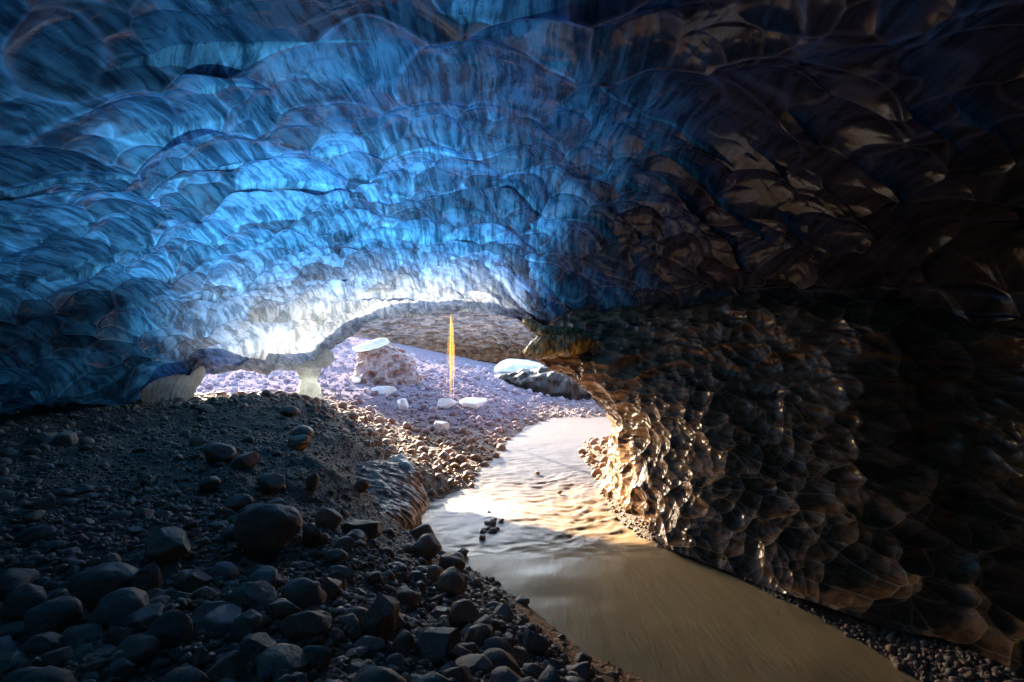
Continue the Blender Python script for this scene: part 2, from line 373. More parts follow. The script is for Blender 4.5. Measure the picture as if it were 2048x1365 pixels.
# ------------------------------------------------------------------ right wall
def wall():
    C = [  # near -> far, base -> top
     [(6.2, -8, -.5), (7.0, -8, 1), (7.2, -8, 2.3), (7.0, -8, 3.2), (6.8, -8, 4), (6.8, -8, 5)],
     [(5.6, 1.5, -.4), (6.4, 1.5, 1), (6.6, 1.6, 2.2), (6.5, 1.7, 3.2), (6.4, 1.9, 4.0), (6.8, 2.5, 4.8)],
     [P(2048, 1345, 5.1), P(2080, 1130, 5.9), P(2080, 950, 6.4), P(2070, 780, 6.8), P(2060, 650, 7.0), (8.2, 8.2, 4.3)],
     [P(1700, 1235, 6.4), P(1740, 1080, 7.0), P(1760, 920, 7.7), P(1740, 765, 8.2), P(1730, 622, 8.5), (7.2, 9.4, 4.8)],
     [P(1480, 1150, 7.7), P(1530, 1030, 8.1), P(1560, 900, 8.8), P(1540, 755, 9.7), P(1500, 612, 10.5), (5.7, 11.4, 5.0)],
     [P(1290, 1075, 9.4), P(1370, 990, 9.3), P(1400, 870, 9.9), P(1350, 750, 11.2), P(1290, 632, 12.7), (4.3, 13.6, 5.0)],
     [P(1212, 1010, 11.6), P(1250, 930, 11.4), P(1265, 850, 11.8), P(1200, 768, 12.7), P(1115, 682, 13.9), (1.9, 14.9, 4.7)],
     [P(1197, 955, 13.6), P(1216, 900, 13.6), P(1222, 835, 14.0), P(1160, 772, 14.6), P(1050, 703, 15.2), (1.3, 16.4, 4.3)],
     [P(1260, 900, 17.5), P(1300, 850, 17.5), P(1290, 800, 18), P(1220, 745, 18.3), P(1130, 690, 18.6), (2.6, 19, 4.4)],
     [P(1420, 850, 22), P(1440, 820, 22), P(1430, 780, 22), P(1380, 735, 22), P(1300, 690, 22), (6.5, 22, 4.6)]]
    ctrl = np.array(C, float).swapaxes(0, 1)
    tc = dens([(0, 1, 10), (1, 1.8, 40), (1.8, 2, 40), (2, 3, 240), (3, 4, 190), (4, 5, 170), (5, 6, 140), (6, 7, 110), (7, 8, 70), (8, 9, 14)])
    tr = dens([(0, 1, 170), (1, 2, 170), (2, 3, 150), (3, 4, 140), (4, 5, 60)])
    g = lattice(ctrl, tr, tc); nr, nc = g.shape[:2]; n = normals(g)
    s = np.sign(((np.array([0, 8, 2.])-g)*n).sum(2, keepdims=True)); n = n*np.median(s)
    p = g.reshape(-1, 3); nn = n.reshape(-1, 3); cc = np.tile(tc, nr); rr = np.repeat(tr, nc)
    q = p+.13*np.stack([fbm(p*.8, 3, 150), fbm(p*.8, 3, 160), fbm(p*.8, 3, 170)], 1)
    # axes: along flow (near->far, dipping) and across
    fl = np.array([-.42, .62, .1]); fl = fl/np.linalg.norm(fl); up = np.array([-.2, -.28, .94]); up /= np.linalg.norm(up); sd = np.cross(fl, up)
    qq = np.stack([q@fl/.46, q@up/.26, q@sd/.36], 1)
    EW = (-.8, -.35, 0)
    s1, _, we1 = scallop(qq, 201, .55, EW, .32)
    qq = np.stack([q@fl/.24+5, q@up/.14, q@sd/.2], 1)
    s2, _, we2 = scallop(qq, 211, .5, EW, .32)
    s0, _, we0 = scallop(np.stack([q@fl/.85, q@up/.52, q@sd/.7], 1), 221, .6, EW, .35)
    big = np.clip(1-sm(p[:, 1], 6.4, 9.6)+.6*fbm(p*.55, 2, 235)*(1-sm(p[:, 1], 10, 12)), 0, 1)
    h = .33*big*s0**1.7+.18*(1-.55*big)*s1**1.7+.06*(1-.5*big)*s2**1.8
    h += .09*fbm(p*.7, 3, 230)-.16
    lean = fl*(-.22)+up*(-.22)
    k = 1-.1*sm(rr, 4.3, 5)
    p2 = p+nn*(h*k)[:, None]+lean*(np.clip(h+.16, 0, 1)*.6*k)[:, None]
    wob = fbm(p*.5, 3, 250)
    cl = np.clip(np.exp(-((rr-3.6)/.9)**2)*sm(cc, 5.2, 7)*.8+.03, 0, 1)
    dirt_shade = np.clip(.95+.3*wob-1.05*sm(cc, 4.0, 6.2), 0, 1)  # base darker away from the sunlit nose: shade painted in
    me = mesh_np('ice_wall', p2, grid_quads(nr, nc), MAT_WALL, True, dict(clarity_glow=cl, dirt_shade=dirt_shade, rim_glare=cl*0, lip=np.clip(.24+.3*wob, .03, .55)*(1-.6*sm(p[:, 0], 4, 6.5))*np.clip(np.maximum.reduce([np.exp(-(we0/.016)**2)*big, np.exp(-(we1/.025)**2), .5*np.exp(-(we2/.04)**2)*(1-.6*big)]), 0, 1)))  # wall ridges get the same painted glints
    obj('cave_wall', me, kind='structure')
wall()

# ------------------------------------------------------------------ far wall of the open chamber
def far_wall():
    us = [300, 500, 640, 720, 820, 900, 980, 1060, 1160, 1300, 1500]
    rows = []
    ev = [735, 735, 735, 735, 724, 706, 694, 700, 715, 735, 740]; ed = [46, 45, 44, 44, 44, 44.5, 45, 44, 41, 38, 35]
    tv = [715, 710, 660, 634, 606, 600, 598, 605, 620, 620, 620]; top = [(u, t+4, d+2.5) for u, t, d in zip(us, tv, ed)]
    r1 = [(u, t, d+.6) for u, t, d in zip(us, tv, ed)]
    r2 = [(u, t*.6+v*.4, d-.6) for u, t, v, d in zip(us, tv, ev, ed)]
    r3 = [(u, t*.3+v*.7, d-.9) for u, t, v, d in zip(us, tv, ev, ed)]
    r4 = [(u, v, d) for u, v, d in zip(us, ev, ed)]
    r5 = [(u, v-6, d+3) for u, v, d in zip(us, ev, ed)]
    r6 = [(u, v+8, d+10) for u, v, d in zip(us, ev, ed)]
    r7 = [(u, 790, d+12) for u, v, d in zip(us, ev, ed)]
    ctrl = np.array([[P(*a) for a in r] for r in (top, r1, r2, r3, r4, r5, r6, r7)])
    tr = dens([(0, 1, 20), (1, 2, 60), (2, 4, 130), (4, 5, 20), (5, 7, 30)]); tc = dens([(0, 2, 40), (2, 8, 420), (8, 10, 50)])
    g = lattice(ctrl, tr, tc); nr, nc = g.shape[:2]; n = normals(g); n *= np.median(np.sign(((np.array([0, 20, 2.])-g)*n).sum(2)))
    p = g.reshape(-1, 3); q = p+.4*np.stack([fbm(p*.4, 3, 350), fbm(p*.4, 3, 360), fbm(p*.4, 3, 370)], 1)
    s, _, _e = scallop(q/np.array([1.1, 1.1, .45]), 301); s2, _, _e = scallop(q/np.array([.5, .5, .22]), 311)
    s = np.clip(s, 0, 2); s2 = np.clip(s2, 0, 2); h = .5*s**1.5+.2*s2**1.5+.4*fbm(p*.25, 3, 320)-.4
    p2 = p+n.reshape(-1, 3)*h[:, None]
    z = p[:, 2]; dirt_shade = 1-sm(z+.35*fbm(p*.6, 3, 330), 3.0, 5.2)  # base colour darker towards the foot of the wall
    obj('far_ice_wall', mesh_np('far_ice_wall', p2, grid_quads(nr, nc), MAT_FAR, True, dict(clarity_glow=dirt_shade*0+.5, dirt_shade=dirt_shade, rim_glare=dirt_shade*0, lip=dirt_shade*0)), kind='structure')
far_wall()

# ------------------------------------------------------------------ terrain
TP = [P(0, 1365, 2.6), P(400, 1365, 2.6), P(700, 1365, 2.8), P(900, 1365, 3.2), P(1100, 1365, 4.2), P(1210, 1365, 4.9),
      P(0, 1200, 3.6), P(400, 1200, 3.7), P(700, 1200, 4.2), P(850, 1200, 5.), P(950, 1200, 6.),
      P(0, 1080, 4.8), P(300, 1080, 4.8), P(520, 1080, 5.), P(690, 1080, 5.8), P(780, 1100, 7.0),
      P(0, 950, 7), P(300, 950, 7), P(500, 950, 7.2), P(620, 950, 7.7), P(700, 960, 8.6),
      P(0, 870, 10), P(300, 868, 10), P(520, 860, 10), P(620, 865, 10.3), P(700, 880, 10.6), P(745, 920, 10.8),
      P(150, 830, 12), P(330, 808, 13.5), P(450, 800, 14), P(560, 792, 14.3), P(620, 803, 14), P(680, 835, 13),
      (-9, 2, 1.8), (-9, 8, 1.8), (-12, 12, 1.7), (-15, 18, 1.5), (-4, 0, 1.9), (0, 0, 2.0), (0, -5, 2.0), (-6, -8, 2), (2, 0, 1.6), (3, -6, 1.), (1.6, 3, 1.1), (2.2, 1.5, 1.0),
      # water edge, left
      (1.45, 5.4, .0), (.18, 7.0, 0), (-.58, 8.06, 0), (-1.75, 9.3, 0.02), (-1.95, 10.4, .0), (-1.9, 11.3, 0), (-1.03, 12.6, 0), (-.59, 15.5, 0), (-.24, 17.8, 0), (.55, 21.7, 0), (2.2, 24, 0), (3.8, 24.2, 0), (6.5, 24.5, 0), (2.6, 4.2, 0), (3.1, 2.5, 0), (3.4, 0, 0), (3.6, -6, 0),
      (1.1, 4.95, .17), (.75, 5.45, .18), (.35, 6.1, .17), (-.05, 6.7, .15), (1.65, 4.4, .2), (.85, 4.6, .38), (.5, 5.2, .40),
      # bed
      (3.0, 5.4, -.45), (1.8, 7.2, -.45), (.9, 9, -.4), (0, 10.4, -.3), (-.9, 10.8, -.25), (.8, 12, -.35), (.6, 15, -.35), (1.2, 18, -.35), (2.1, 21.5, -.35), (4.0, 21.5, -.35), (7, 21, -.35), (4.1, 3, -.4), (4.3, 0, -.4), (4.5, -6, -.4),
      # right strip
      (4.36, 5.4, .02), (4.18, 6.33, .02), (3.55, 7.64, .02), (2.44, 9.4, .02), (2.05, 11.5, -.02), (2.25, 13.3, 0), (4.65, 4, .02), (4.9, 2, .02), (5.1, -6, .02),
      (5.3, 5.2, .25), (4.6, 6.5, .2), (3.9, 7.6, .15), (6, 5.5, .4), (6, 2, .4), (6.5, -6, .4), (6, 9, .4), (5, 12, .3), (2.75, 14.6, .12), (2.7, 16.5, .14), (2.75, 18.2, 0.02), (4, 16, .4), (7, 16, .5), (9, 20, .5), (12, 10, .5),
      # lit chamber
      P(850, 860, 18), P(780, 840, 19), P(900, 905, 15.3), P(820, 905, 14.3), P(770, 880, 15), P(700, 815, 18), P(720, 790, 21), P(850, 800, 22), P(950, 800, 23), P(1000, 800, 24),
      P(1000, 840, 21), P(640, 790, 19.5), P(560, 790, 19), P(450, 790, 19), P(640, 755, 24), P(540, 755, 25), P(430, 755, 25), P(770, 762, 24), P(850, 745, 28), P(920, 742, 30), P(960, 752, 29),
      P(680, 715, 28), P(600, 722, 31), P(450, 722, 32), P(300, 725, 32), P(640, 690, 34), P(500, 690, 36), P(780, 720, 32), P(870, 730, 34), (-14, 44, 4), (-22, 34, 3), (-4, 42, 2.2), (-20, 25, 2),
      P(1050, 820, 25.5), P(1130, 815, 26), P(1190, 822, 25.5), P(1050, 775, 30), P(1100, 765, 31), P(1180, 785, 30), P(1250, 780, 30), P(1010, 745, 34), P(1060, 742, 35), P(960, 735, 38), (10, 30, 1.2), (6, 40, 1.4), (14, 40, 1.5), (0, 48, 1.), (-25, 0, 2), (-25, 50, 4), (25, 0, 1), (25, 50, 2)]
TP = np.array(TP); TX = TP[:, :2]
def _k(r2): return np.where(r2 > 0, .5*r2*np.log(r2+1e-12), 0)
N_ = len(TP); K = _k(((TX[:, None]-TX[None])**2).sum(2))+np.eye(N_)*.08
A = np.zeros((N_+3, N_+3)); A[:N_, :N_] = K; A[:N_, N_:N_+2] = TX; A[:N_, N_+2] = 1; A[N_:, :N_] = A[:N_, N_:].T
W = np.linalg.solve(A, np.concatenate([TP[:, 2], [0, 0, 0]]))
def tz(x, y, detail=True):
    x = np.atleast_1d(np.asarray(x, float)); y = np.atleast_1d(np.asarray(y, float)); z = np.empty(len(x))
    for a in range(0, len(x), 50000):
        X = np.stack([x[a:a+50000], y[a:a+50000]], 1)
        z[a:a+50000] = _k(((X[:, None]-TX[None])**2).sum(2))@W[:N_]+X@W[N_:N_+2]+W[N_+2]
    z = np.clip(z, -.6, 6)
    if detail:
        p = np.stack([x, y, x*0], 1); amp = np.clip((z+.1)/.5, .15, 1)
        z = z+amp*(.07*fbm(p*1.3, 3, 401)+.025*fbm(p*5, 3, 411))
    return z
def terrain():
    ny = np.concatenate([np.linspace(-10, 1.6, 30, endpoint=False), 1.6*np.exp(np.linspace(0, math.log(60/1.6), 620))])
    a = np.concatenate([np.linspace(-3, -1.15, 25, endpoint=False), np.linspace(-1.15, 1.15, 640, endpoint=False), np.linspace(1.15, 3, 25)])
    Y, Aa = np.meshgrid(ny, a, indexing='ij'); X = Aa*(np.maximum(Y, 0)+1.2)
    z = tz(X.ravel(), Y.ravel()); x, y = X.ravel(), Y.ravel()
    p = np.stack([x, y, z], 1)
    z = z+np.where(y > 1.5, .012*fbm(p*16, 2, 421), 0)
    # wet orange sand where the near bank meets the water
    sand = sm(z, -.2, -.02)*(1-sm(z+.08*fbm(p*2, 2, 430), .28, .46))*sm(x+y*.0, -.1, .2)*(1-sm(y, 6.6, 7.3))*(1-sm(x, 3, 3.6))
    p[:, 2] = z
    me = mesh_np('ground', p, grid_quads(len(ny), len(a)), MAT_GROUND, True, dict(sand=sand))
    obj('ground', me, kind='structure')
terrain()

# ------------------------------------------------------------------ river
def water():
    m = M('silty_water'); g = m.n('ShaderNodeNewGeometry'); pos = g.outputs['Position']
    sp = m.n('ShaderNodeSeparateXYZ'); m.l(pos, sp.inputs[0])
    mp = m.n('ShaderNodeMapping'); m.l(pos, mp.inputs[0]); mp.inputs['Rotation'].default_value = (0, 0, -.45); mp.inputs['Scale'].default_value = (1.6, .3, 1)
    n = m.noise(mp.outputs[0], 1.3, 7, .6, 1.4)
    foam_sun_tone = m.attr('foam_sun_tone')
    base = m.mix(n, (.42, .26, .11), (.66, .45, .22))
    base = m.mix(foam_sun_tone, base, (.105, .115, .145)); base = m.mix(m.attr('pool'), base, (.62, .6, .58))
    n2 = m.noise(mp.outputs[0], 5, 6, .6, .8)
    nrm = m.bump(n2, .3, .03)
    mat = m.done(m.principled(base, m.math('ADD', m.math('MULTIPLY', foam_sun_tone, .25), .25), nrm, IOR=1.33, Specular_IOR_Level=.35))
    ys = 2.0*np.exp(np.linspace(0, math.log(34/2.), 760)); ys = np.concatenate([[-10, -5, 0], ys])
    a = np.linspace(-.35, 1.15, 520)
    Y, Aa = np.meshgrid(ys, a, indexing='ij'); X = Aa*(np.maximum(Y, 0)+2.5); x, y = X.ravel(), Y.ravel()
    p = np.stack([x, y, x*0], 1)
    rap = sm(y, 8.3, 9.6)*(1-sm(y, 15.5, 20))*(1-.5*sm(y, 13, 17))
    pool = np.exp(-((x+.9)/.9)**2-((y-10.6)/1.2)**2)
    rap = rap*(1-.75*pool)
    ca, sa = math.cos(.2), math.sin(.2); r = np.stack([x*ca+y*sa, (-x*sa+y*ca), x*0], 1)
    wv = np.stack([fbm(r*.9, 2, 501), fbm(r*.9, 2, 505), x*0], 1)
    rd = 1-np.abs(fbm((r+wv*.35)*np.array([1.5, 2.6, 1]), 3, 510)); rd2 = 1-np.abs(fbm((r+wv*.2)*np.array([3.3, 6., 1]), 2, 520))
    z = rap*(.040*(rd-.7)+.02*(rd2-.7))+.012*fbm(r*np.array([.9, 1.6, 1]), 2, 530)
    foam_sun_tone = np.clip(rap*(.35+.9*np.clip(rd-.75, 0, 1)*2)+.5*pool+.8*sm(y, 11, 15), 0, .95)  # rapids foam plus painted grey-blue that offsets the warm sunlight on far water
    p[:, 2] = z
    obj('river', mesh_np('river', p, grid_quads(len(ys), len(a)), mat, True, dict(foam_sun_tone=foam_sun_tone, pool=np.clip(pool*1.2, 0, .9))), kind='structure')
water()

# ------------------------------------------------------------------ pieces of ice standing in the cave
def tube(name, rings, mat, nu=140, per=40, scal=(.3, .3, .3), amp=.08, ribs=0, rib_amp=0., parent=None, key=700, **props):
    """rings: (u, v, d, half width px, half depth m) from the bottom up; closed ends"""
    R = []
    for (u, v, d, hw, hd) in rings: R.append(list(P(u, v, d))+[hw*d/F, hd])
    R = [R[0][:3]+[.01, .01]]+R+[R[-1][:3]+[.01, .01]]
    R = np.array(R); n = len(R); t = dens([(0, 1, 12)]+[(i, i+1, per) for i in range(1, n-2)]+[(n-2, n-1, 12)])
    R = catmull(R, t); R[:, 3:] = np.maximum(R[:, 3:], .005); th = np.linspace(0, 2*math.pi, nu, endpoint=False)
    rb = 1+rib_amp*np.abs(np.sin(th*ribs/2))
    X = R[:, 0:1]+R[:, 3:4]*np.cos(th)*rb; Y = R[:, 1:2]+R[:, 4:5]*np.sin(th)*rb; Z = R[:, 2:3]+0*X
    g = np.stack([X, Y, Z], -1); c = R[:, None, :3]; nn = g-c; nn = nn/np.maximum(np.linalg.norm(nn, axis=2, keepdims=True), 1e-6)
    p = g.reshape(-1, 3); q = p+.1*np.stack([fbm(p*2, 2, key), fbm(p*2, 2, key+9), fbm(p*2, 2, key+19)], 1)
    s, _, _e = scallop(q/np.array(scal), key, .4, (0, 0, -1)); h = amp*(s**1.8-.35)+amp*.5*fbm(p*3, 3, key+30)
    k = np.repeat(np.minimum(R[:, 3]/.25, 1), nu)
    p = p+nn.reshape(-1, 3)*(h*k)[:, None]
    org = P(*rings[0][:3]); p = p-np.array(org)
    o = obj(name, mesh_np(name, p, grid_quads(len(t), nu, True), mat, True), parent, **props)
    o.location = org if parent is None else tuple(np.array(org)-np.array(parent.location)); return o
tube('ice_pillar', [(618, 812, 17.3, 28, .4), (618, 797, 17.3, 25, .38), (617, 778, 17.3, 20, .3), (617, 758, 17.4, 18, .28), (617, 742, 17.6, 23, .35), (620, 732, 18.1, 36, .45), (624, 718, 18.5, 44, .4), (626, 706, 18.7, 38, .3), (628, 696, 18.8, 22, .2)],
     MAT_CLEAR, scal=(.25, .25, .7), amp=.14, label='flaring pillar of clear pale ice between gravel crest and ceiling edge', category='ice pillar', kind='thing')
tube('ice_curtain', [(338, 822, 14.0, 36, .5), (338, 808, 14.0, 37, .5), (340, 790, 14.1, 40, .55), (346, 768, 14.4, 46, .65), (352, 750, 14.75, 50, .55), (354, 732, 14.95, 46, .4), (352, 715, 14.95, 36, .3), (350, 700, 14.9, 20, .2)],
     MAT_CLEAR, nu=260, scal=(.2, .25, .5), amp=.10, ribs=34, rib_amp=.07, key=740, label='fluted foot of glowing ice where the ceiling meets the gravel', category='ice curtain')
tube('ice_mound', [(775, 790, 24.5, 82, 1.6), (773, 770, 24.5, 70, 1.5), (771, 748, 24.6, 60, 1.4), (768, 722, 24.7, 48, 1.1), (764, 702, 24.8, 38, .9), (760, 688, 24.9, 24, .6), (756, 681, 24.9, 10, .3)],
     MAT_PINK, scal=(.36, .36, .8), amp=.46, key=760, label='pinkish silty mound of fluted ice on the sunlit gravel', category='ice mound')
tube('ice_slab', [(722, 703, 24.3, 10, .5), (734, 697, 24.3, 26, .8), (752, 688, 24.4, 26, .8), (766, 677, 24.5, 8, .35)],
     MAT_CLEAR, scal=(.5, .5, .3), amp=.05, key=770, label='thin tilted slab of ice capping the pinkish mound', category='ice slab')
def section_tube(name, secs, mat, parent=None, key=800, amp=.06, scal=(.3, .3, .3), **props):
    """secs: (u, v top, v bottom, d, half depth m) from left to right"""
    R = np.array([[(P(u, 0, d))[0], d, P(u, a, d)[2], P(u, b, d)[2], hd] for u, a, b, d, hd in secs])
    c0 = R[0].copy(); c0[2] = c0[3] = (c0[2]+c0[3])/2; c0[4] = .01; c1 = R[-1].copy(); c1[2] = c1[3] = (c1[2]+c1[3])/2; c1[4] = .01
    R = np.vstack([c0, R, c1]); n = len(R); t = dens([(0, 1, 10), (1, n-2, 40*(n-3)), (n-2, n-1, 10)]); R = catmull(R, t)
    th = np.linspace(0, 2*math.pi, 120, endpoint=False)
    cz = (R[:, 2:3]+R[:, 3:4])/2; hz = np.abs(R[:, 2:3]-R[:, 3:4])/2+.005
    cs, sn = np.cos(th), np.sin(th); pw = lambda a: np.sign(a)*np.abs(a)**.6
    g = np.stack([R[:, 0:1]+0*th, R[:, 1:2]+R[:, 4:5]*pw(cs), cz+hz*pw(sn)], -1)
    c = np.stack([R[:, 0:1]+0*th, R[:, 1:2]+0*th, cz+0*th], -1); nn = g-c; nn /= np.maximum(np.linalg.norm(nn, axis=2, keepdims=True), 1e-6)
    p = g.reshape(-1, 3); s, _, _e = scallop(p/np.array(scal)+.2*fbm(p*2, 2, key)[:, None], key, .4, (0, 0, -1))
    p = p+nn.reshape(-1, 3)*(1.6*amp*fbm(p*1.7, 2, key+60))[:, None]; st = np.abs(vnoise(np.stack([p[:, 0]*9-p[:, 2]*7, p[:, 1]*2, p[:, 2]*1.5], 1), key+5))
    p = p+nn.reshape(-1, 3)*(amp*(s**1.5-.3)+amp*.5*st)[:, None]
    org = np.array(P(secs[0][0], (secs[0][1]+secs[0][2])/2, secs[0][3])); o = obj(name, mesh_np(name, p-org, grid_quads(len(t), 120, True), mat, True), parent, **props)
    o.location = org if parent is None else org-np.array(parent.location); return o
gl = section_tube('ice_outcrop', [(1040, 703, 708, 14.3, .1), (1056, 690, 714, 14.2, .35), (1080, 674, 720, 14.1, .7), (1112, 666, 717, 14.0, .9), (1150, 668, 712, 14.1, 1.), (1195, 676, 704, 14.4, .8)],
     MAT_GOLD, amp=.13, scal=(.35, .35, .25), label='golden striated block of ice jutting from the brow of the dark wall', category='ice outcrop', kind='thing')
section_tube('upper_lip', [(1046, 640, 645, 14.9, .1), (1058, 643, 660, 14.8, .3), (1085, 650, 674, 14.6, .6), (1130, 657, 676, 14.4, .7), (1185, 662, 676, 14.4, .5)], MAT_GOLD, gl, key=820)
section_tube('hollow_shade_body', [(992, 750, 756, 31.5, .5), (1040, 745, 778, 31, 1.5), (1100, 738, 800, 30.5, 2.), (1180, 734, 815, 30, 2.), (1300, 734, 822, 30, 2.)], MAT_HOLLOW_SHADE, key=860, amp=.15, scal=(.8, .8, .3),  # black mass standing in for the shade of the hollow
     label='black mass added as the dark hollow under the snowy hummock', category='dark hollow')
def ledge():
    C = [[P(600, 905, 9.6), P(680, 895, 10.2), P(745, 900, 10.9), P(792, 914, 11.5)],
         [P(620, 950, 8.9), P(690, 940, 9.6), P(770, 935, 10.3), P(832, 938, 10.9)],
         [P(650, 990, 8.4), P(720, 990, 8.9), P(792, 980, 9.6), P(848, 975, 10.5)],
         [P(690, 1030, 8.0), P(755, 1035, 8.3), P(815, 1030, 9.0), P(856, 1005, 10.2)],
         [P(720, 1060, 7.8), P(780, 1075, 8.2), P(822, 1085, 8.9), P(838, 1040, 9.9)],
         [P(735, 1085, 8.0), P(785, 1100, 8.5), P(812, 1115, 9.2), P(815, 1060, 10.3)]]
    ctrl = np.array(C); tr = dens([(0, 5, 260)]); tc = dens([(0, 3, 260)]); g = lattice(ctrl, tr, tc)
    n = normals(g); n *= np.median(np.sign(((np.array([2, 6, 4.])-g)*n).sum(2))); p = g.reshape(-1, 3); nn = n.reshape(-1, 3)
    e = np.array([.62, .25, -.75]); e /= np.linalg.norm(e)       # grooves run down the slope
    al = (p@e)[:, None]*e; q = (p-al)*np.array([6, 6, 6])+al*.9
    h = .05*(1-np.abs(fbm(q*.55, 3, 880)))+.03*fbm(q*1.8, 3, 890)-.04
    s, _, _e = scallop(p/.4, 895, .5, (0, 0, 1)); h += .06*s**2*sm(np.tile(tc, len(tr)), 1.6, 2.6)
    edge = np.minimum.reduce([np.repeat(tr, len(tc))*1.2, np.tile(tc, len(tr))*1.2+.0, np.ones(len(p))])
    p = p+nn*(h-.25*(1-edge))[:, None]
    org = np.array(P(815, 1060, 9.2)); o = obj('ice_ledge', mesh_np('ice_ledge', p-org, grid_quads(len(tr), len(tc)), MAT_LEDGE, True), None,
        label='wet streaked ledge of dirty ice sloping into the river', category='ice ledge', kind='thing'); o.location = org
    t = section_tube('curled_tip', [(778, 914, 924, 11.2, .1), (795, 916, 942, 11.1, .25), (815, 928, 965, 10.9, .3), (832, 948, 985, 10.7, .3), (842, 972, 1000, 10.5, .2)], MAT_CLEAR, o, key=840, amp=.05)
ledge()

# ------------------------------------------------------------------ stones
def ico(sub):
    import bmesh
    bm = bmesh.new(); bmesh.ops.create_icosphere(bm, subdivisions=sub, radius=1)
    v = np.array([x.co[:] for x in bm.verts]); f = np.array([[x.index for x in q.verts] for q in bm.faces]); bm.free(); return v, f
ICO = {s: ico(s) for s in (1, 2, 3, 4, 5)}
def stone_verts(sub, seed, angular=.5):
    v, f = ICO[sub]; r = np.random.default_rng(seed); v = v.copy()
    v = v*(1+.22*fbm(v*.9+seed*3.1, 2, seed))[:, None]
    for i in range(int(6+14*angular)):
        n = r.normal(size=3); n /= np.linalg.norm(n); d = r.uniform(.62, .95)-.12*angular+.2*(1-angular)
        k = v@n; over = np.clip(k-d, 0, None); v = v-n*(over*(.82+.18*angular))[:, None]
    if sub > 2: v = v+v*(.025*fbm(v*5+seed, 3, seed+5))[:, None]
    return v/np.abs(v).max(0), f
def rotm(r, flat=.5):
    a = r.uniform(0, 2*math.pi); b, c = r.normal(0, .35*flat, 2)
    Rz = np.array([[math.cos(a), -math.sin(a), 0], [math.sin(a), math.cos(a), 0], [0, 0, 1]])
    Rx = np.array([[1, 0, 0], [0, math.cos(b), -math.sin(b)], [0, math.sin(b), math.cos(b)]])
    Ry = np.array([[math.cos(c), 0, math.sin(c)], [0, 1, 0], [-math.sin(c), 0, math.cos(c)]])
    return Rx@Ry@Rz
def hit(u, v):
    """where the sight line through a photo point meets the ground"""
    d = np.exp(np.linspace(math.log(1.6), math.log(50), 500)); x = d*(u-CU)/F; z = H-d*(v-CV)/F
    t = np.maximum(tz(x, d, False), 0)
    k = np.argmax(z < t); return (x[k], d[k], t[k])
